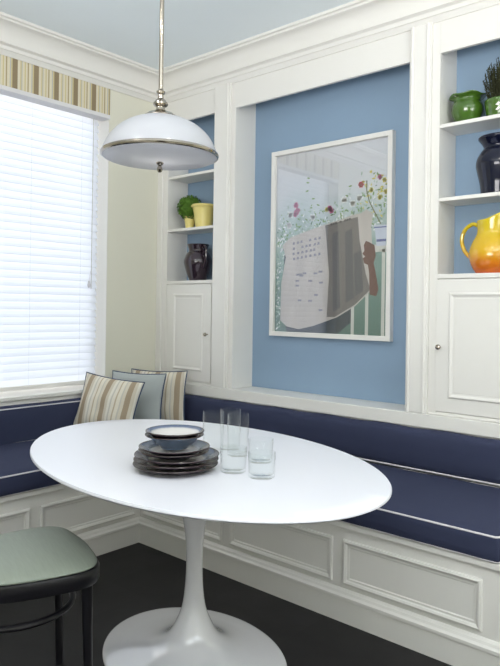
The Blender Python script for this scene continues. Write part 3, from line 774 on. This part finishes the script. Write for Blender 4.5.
# ------------------------------------------------------------------ plates, bowls and glasses
blueg = rramp('slate_blue_glaze_plate', [(0, (196, 190, 184)), (.62, (188, 184, 182)), (.72, (104, 118, 140)), (.80, (94, 108, 132)), (.955, (72, 86, 112)), (.985, (70, 42, 34)), (1, (50, 32, 30))], .152)
smallg = rramp('slate_blue_glaze_small_plate', [(0, (190, 186, 180)), (.66, (170, 174, 180)), (.74, (108, 122, 140)), (.95, (84, 98, 122)), (.985, (70, 42, 34)), (1, (50, 32, 30))], .128)
bowlg = rramp('slate_blue_glaze_bowl', [(0, (204, 200, 196)), (.80, (200, 198, 196)), (.86, (96, 108, 134)), (.95, (78, 92, 120)), (.985, (64, 40, 36)), (1, (44, 30, 32))], .106)
under = paint('dark_plum_underglaze', (36, 27, 36), rough=.45, var=.1, coat=.0, spec=.3)
underb = paint('slate_blue_underglaze', (84, 100, 122), rough=.3, var=.08, coat=.3)
def dish(label, group, loc, R_, hgt, top, und, kind='plate'):
    e = thing(kind, label, kind, loc, (0, 0, 0), group)
    if kind == 'plate':
        o = [(R_*.55, 0), (R_*.60, 0), (R_*.66, .005), (R_*.90, hgt-.010), (R_*.985, hgt-.005), (R_, hgt-.002)]
        i = [(R_, hgt-.002), (R_*.99, hgt), (R_*.93, hgt-.002), (R_*.74, hgt-.010), (R_*.68, .006), (.01, .005)]
    else:
        o = [(R_*.42, 0), (R_*.45, 0), (R_*.46, .004), (R_*.70, hgt*.45), (R_*.84, hgt*.80), (R_*.97, hgt-.006), (R_, hgt-.003)]
        i = [(R_, hgt-.003), (R_*.99, hgt), (R_*.95, hgt), (R_*.82, hgt-.008), (R_*.66, hgt*.42), (R_*.4, .006), (.01, .005)]
    obj('underside', lathe(bmesh.new(), o, 64, cap1=False), und, e, smooth=True, label='dark unglazed underside' if und is under else None)
    obj('glazed_face', lathe(bmesh.new(), i, 64, cap0=False), top, e, smooth=True)
    return e
PXc, PYc = 2.040, -1.640
zz = TZ
names = ['bottom dinner plate of the stack on the table, dark edged', 'middle one of the three wide dinner plates stacked on the table', 'uppermost of the three wide blue rimmed dinner plates']
for k in range(3):
    dish(names[k], 'dinner plates stacked on the table', (PXc+.002*k, PYc+.001*k, zz+.0005), .152, .024, blueg, under); zz += .0165
zz += .0005
for k, nm in enumerate(['lower of the two smaller plates in the stack', 'upper of the two smaller blue plates, under the bowls']):
    dish(nm, 'smaller plates stacked on the table', (PXc-.004+.003*k, PYc-.006, zz+.0005), .127, .022, smallg, under); zz += .0135
zz -= .001
for k, nm in enumerate(['lower of the two nested bowls on the plates', 'top bowl of the stack, pale inside with a slate blue rim']):
    dish(nm, 'bowls on top of the plates', (PXc+.003*k-.004, PYc-.004, zz+.001), .105, .05, bowlg, underb if k == 0 else under, 'bowl'); zz += .0135

def glassware(kind, label, group, loc, r, hgt, base):
    e_prof = [(r*.90, 0), (r*.94, .002), (r*.96, .01), (r, hgt-.001), (r-.0008, hgt), (r-.0024, hgt-.001), (r*.96-.003, base+.006), (r*.8, base+.001), (.003, base)]
    o = obj(kind, lathe(bmesh.new(), e_prof, 48), M['glass'], None, smooth=True, angle=50)
    return tag(o, label, 'glass', group, loc)
gt = 'tall glasses beside the plates'; gs = 'short tumblers beside the plates'
for loc, lab in (((1.945, -1.354), 'tall straight clear glass, leftmost of three, behind the plates'),
                 ((1.953, -1.262), 'tall straight clear glass, farthest back of the three'),
                 ((2.053, -1.325), 'tall straight clear glass, nearest of the three tall ones')):
    glassware('drinking_glass', lab, gt, (loc[0], loc[1], TZ+.0005), .0425, .162, .010)
for loc, lab in (((2.212, -1.522), 'short clear tumbler right beside the plates'),
                 ((2.332, -1.508), 'short clear tumbler nearest the front right of the glasses'),
                 ((2.184, -1.340), 'short clear tumbler standing behind the other two tumblers')):
    glassware('tumbler', lab, gs, (loc[0], loc[1], TZ+.0005), .0475, .086, .009)

# ------------------------------------------------------------------ chair
ch = thing('dining_chair', 'black bentwood chair with a grey green upholstered seat, lower left of the table', 'chair', (1.690, -2.052, 0), (0, 0, R(-16)))
SH = .51
so = smoothline([(-.12, .246, 0), (0, .256, 0), (.125, .247, 0), (.20, .230, 0), (.243, .190, 0), (.256, .12, 0), (.248, .0, 0), (.228, -.10, 0), (.19, -.18, 0), (.11, -.23, 0), (0, -.243, 0), (-.11, -.23, 0), (-.19, -.18, 0), (-.228, -.10, 0), (-.248, .0, 0), (-.256, .12, 0), (-.243, .190, 0), (-.20, .230, 0)], 5, closed=True)
def rings_mesh(levels):
    bm = bmesh.new(); rs = []
    for s_, z_ in levels: rs.append([bm.verts.new((p.x*s_*.98, p.y*s_*.98, z_)) for p in so])
    for a, b_ in zip(rs, rs[1:]):
        for i in range(len(so)): bm.faces.new((a[i], a[(i+1) % len(so)], b_[(i+1) % len(so)], b_[i]))
    bm.faces.new(rs[0][::-1]); bm.faces.new(rs[-1]); return bm
obj('seat_frame', rings_mesh([(.90, SH-.058), (.985, SH-.058), (1.0, SH-.050), (1.0, SH-.014), (.985, SH-.006), (.95, SH-.004)]), M['black'], ch, smooth=True)
obj('seat_pad', rings_mesh([(.955, SH-.006), (.968, SH-.001), (.955, SH+.005), (.90, SH+.011), (.75, SH+.017), (.5, SH+.021), (.2, SH+.022), (.02, SH+.022)]), M['seatcloth'], ch, smooth=True, angle=60)
for x, y in ((-.160, .192), (.214, .176)):
    k = 1 if x > 0 else -1
    obj('leg', tube(bmesh.new(), [(x, y, SH-.055), (x+.004*k, y+.002, .30), (x+.012*k, y+.010, .0)], lambda t: .0195-.006*t, 14), M['black'], ch, smooth=True)
for k in (-1, 1):   # rear legs run up into the bent back
    obj('leg', tube(bmesh.new(), smoothline([(k*.165, -.255, .0), (k*.165, -.215, .25), (k*.165, -.205, SH-.03), (k*.17, -.235, .70), (k*.165, -.275, .86)], 5), .0165, 12), M['black'], ch, smooth=True)
obj('back_bow', tube(bmesh.new(), smoothline([(-.165, -.275, .86), (-.14, -.295, .955), (-.06, -.305, 1.0), (.06, -.305, 1.0), (.14, -.295, .955), (.165, -.275, .86)], 6), .0165, 12), M['black'], ch, smooth=True)
obj('inner_bow', tube(bmesh.new(), smoothline([(-.09, -.205, SH-.02), (-.10, -.235, .70), (-.07, -.285, .88), (0, -.295, .92), (.07, -.285, .88), (.10, -.235, .70), (.09, -.205, SH-.02)], 6), .011, 10), M['black'], ch, smooth=True)
hp_ = smoothline([(.194*math.cos(a_*PI/8)+.012, .194*math.sin(a_*PI/8)-.01, .358) for a_ in range(16)], 3, closed=True)
obj('leg_hoop', tube(bmesh.new(), hp_, .0115, 10, closed=True), M['black'], ch, smooth=True)

# ------------------------------------------------------------------ light
w = bpy.data.worlds.new('World'); bpy.context.scene.world = w; w.use_nodes = True
bg = w.node_tree.nodes['Background']; bg.inputs[0].default_value = (.975, .99, 1.0, 1); bg.inputs[1].default_value = 1.0
sun = bpy.data.lights.new('daylight', 'SUN'); sun.energy = 4.1; sun.angle = R(50); sun.color = (1, .985, .96)
so_ = bpy.data.objects.new('daylight', sun); C.objects.link(so_)
so_.rotation_euler = Vector((.80, .18, -.42)).to_track_quat('-Z', 'Y').to_euler()
def area(name, loc, d, sx, sy, e, col=(1, 1, 1), shape='RECTANGLE', spread=None):
    l = bpy.data.lights.new(name, 'AREA'); l.shape = shape; l.size = sx*S; l.size_y = sy*S; l.energy = e; l.color = col
    o = bpy.data.objects.new(name, l); C.objects.link(o); o.location = Vector(loc)*S
    o.rotation_euler = Vector(d).to_track_quat('-Z', 'Y').to_euler()
    if spread: l.spread = R(spread)
    return o
# fill areas added at the openings of the unseen walls, tilted up
area('added_fill_area', (3.4, YF+.02, 1.85), (0, 1, .74), 2.3, 1.6, 56, (1, .99, .98), spread=112)
area('added_fill_area', (XR-.02, -2.8, 1.85), (-1, .1, 1.2), 2.3, 1.6, 74, (.98, .99, 1), spread=112)
for x, y in ((3.3, -2.2), (1.9, -3.0), (4.6, -1.0)):
    area('recessed_ceiling_lamp', (x, y, ZC-.005), (0, 0, -1), .14, .14, 5, (1, .96, .90), 'DISK')

# ------------------------------------------------------------------ camera
cam = bpy.data.cameras.new('camera'); co = bpy.data.objects.new('camera', cam); C.objects.link(co)
yaw, roll = R(41.426), R(.823)
f = Vector((-math.sin(yaw), math.cos(yaw), 0)); r = Vector((math.cos(yaw), math.sin(yaw), 0)); u = Vector((0, 0, 1))
r2 = r*math.cos(roll)+u*math.sin(roll); u2 = -r*math.sin(roll)+u*math.cos(roll)
mat = Matrix((r2, u2, -f)).transposed().to_4x4(); mat.translation = Vector((3.77, -3.21, 1.38))*S
co.matrix_world = mat
cam.sensor_fit = 'HORIZONTAL'; cam.sensor_width = 36; cam.lens = 648.2/500*36
cam.shift_x = 0; cam.shift_y = -(333-307.9)/500
cam.clip_start = .05
sc = bpy.context.scene; sc.camera = co
sc.cycles.transparent_max_bounces = 32
vs = sc.view_settings; vs.view_transform = 'Standard'; vs.look = 'None'; vs.exposure = 0.28; vs.gamma = 1; vs.use_curve_mapping = False
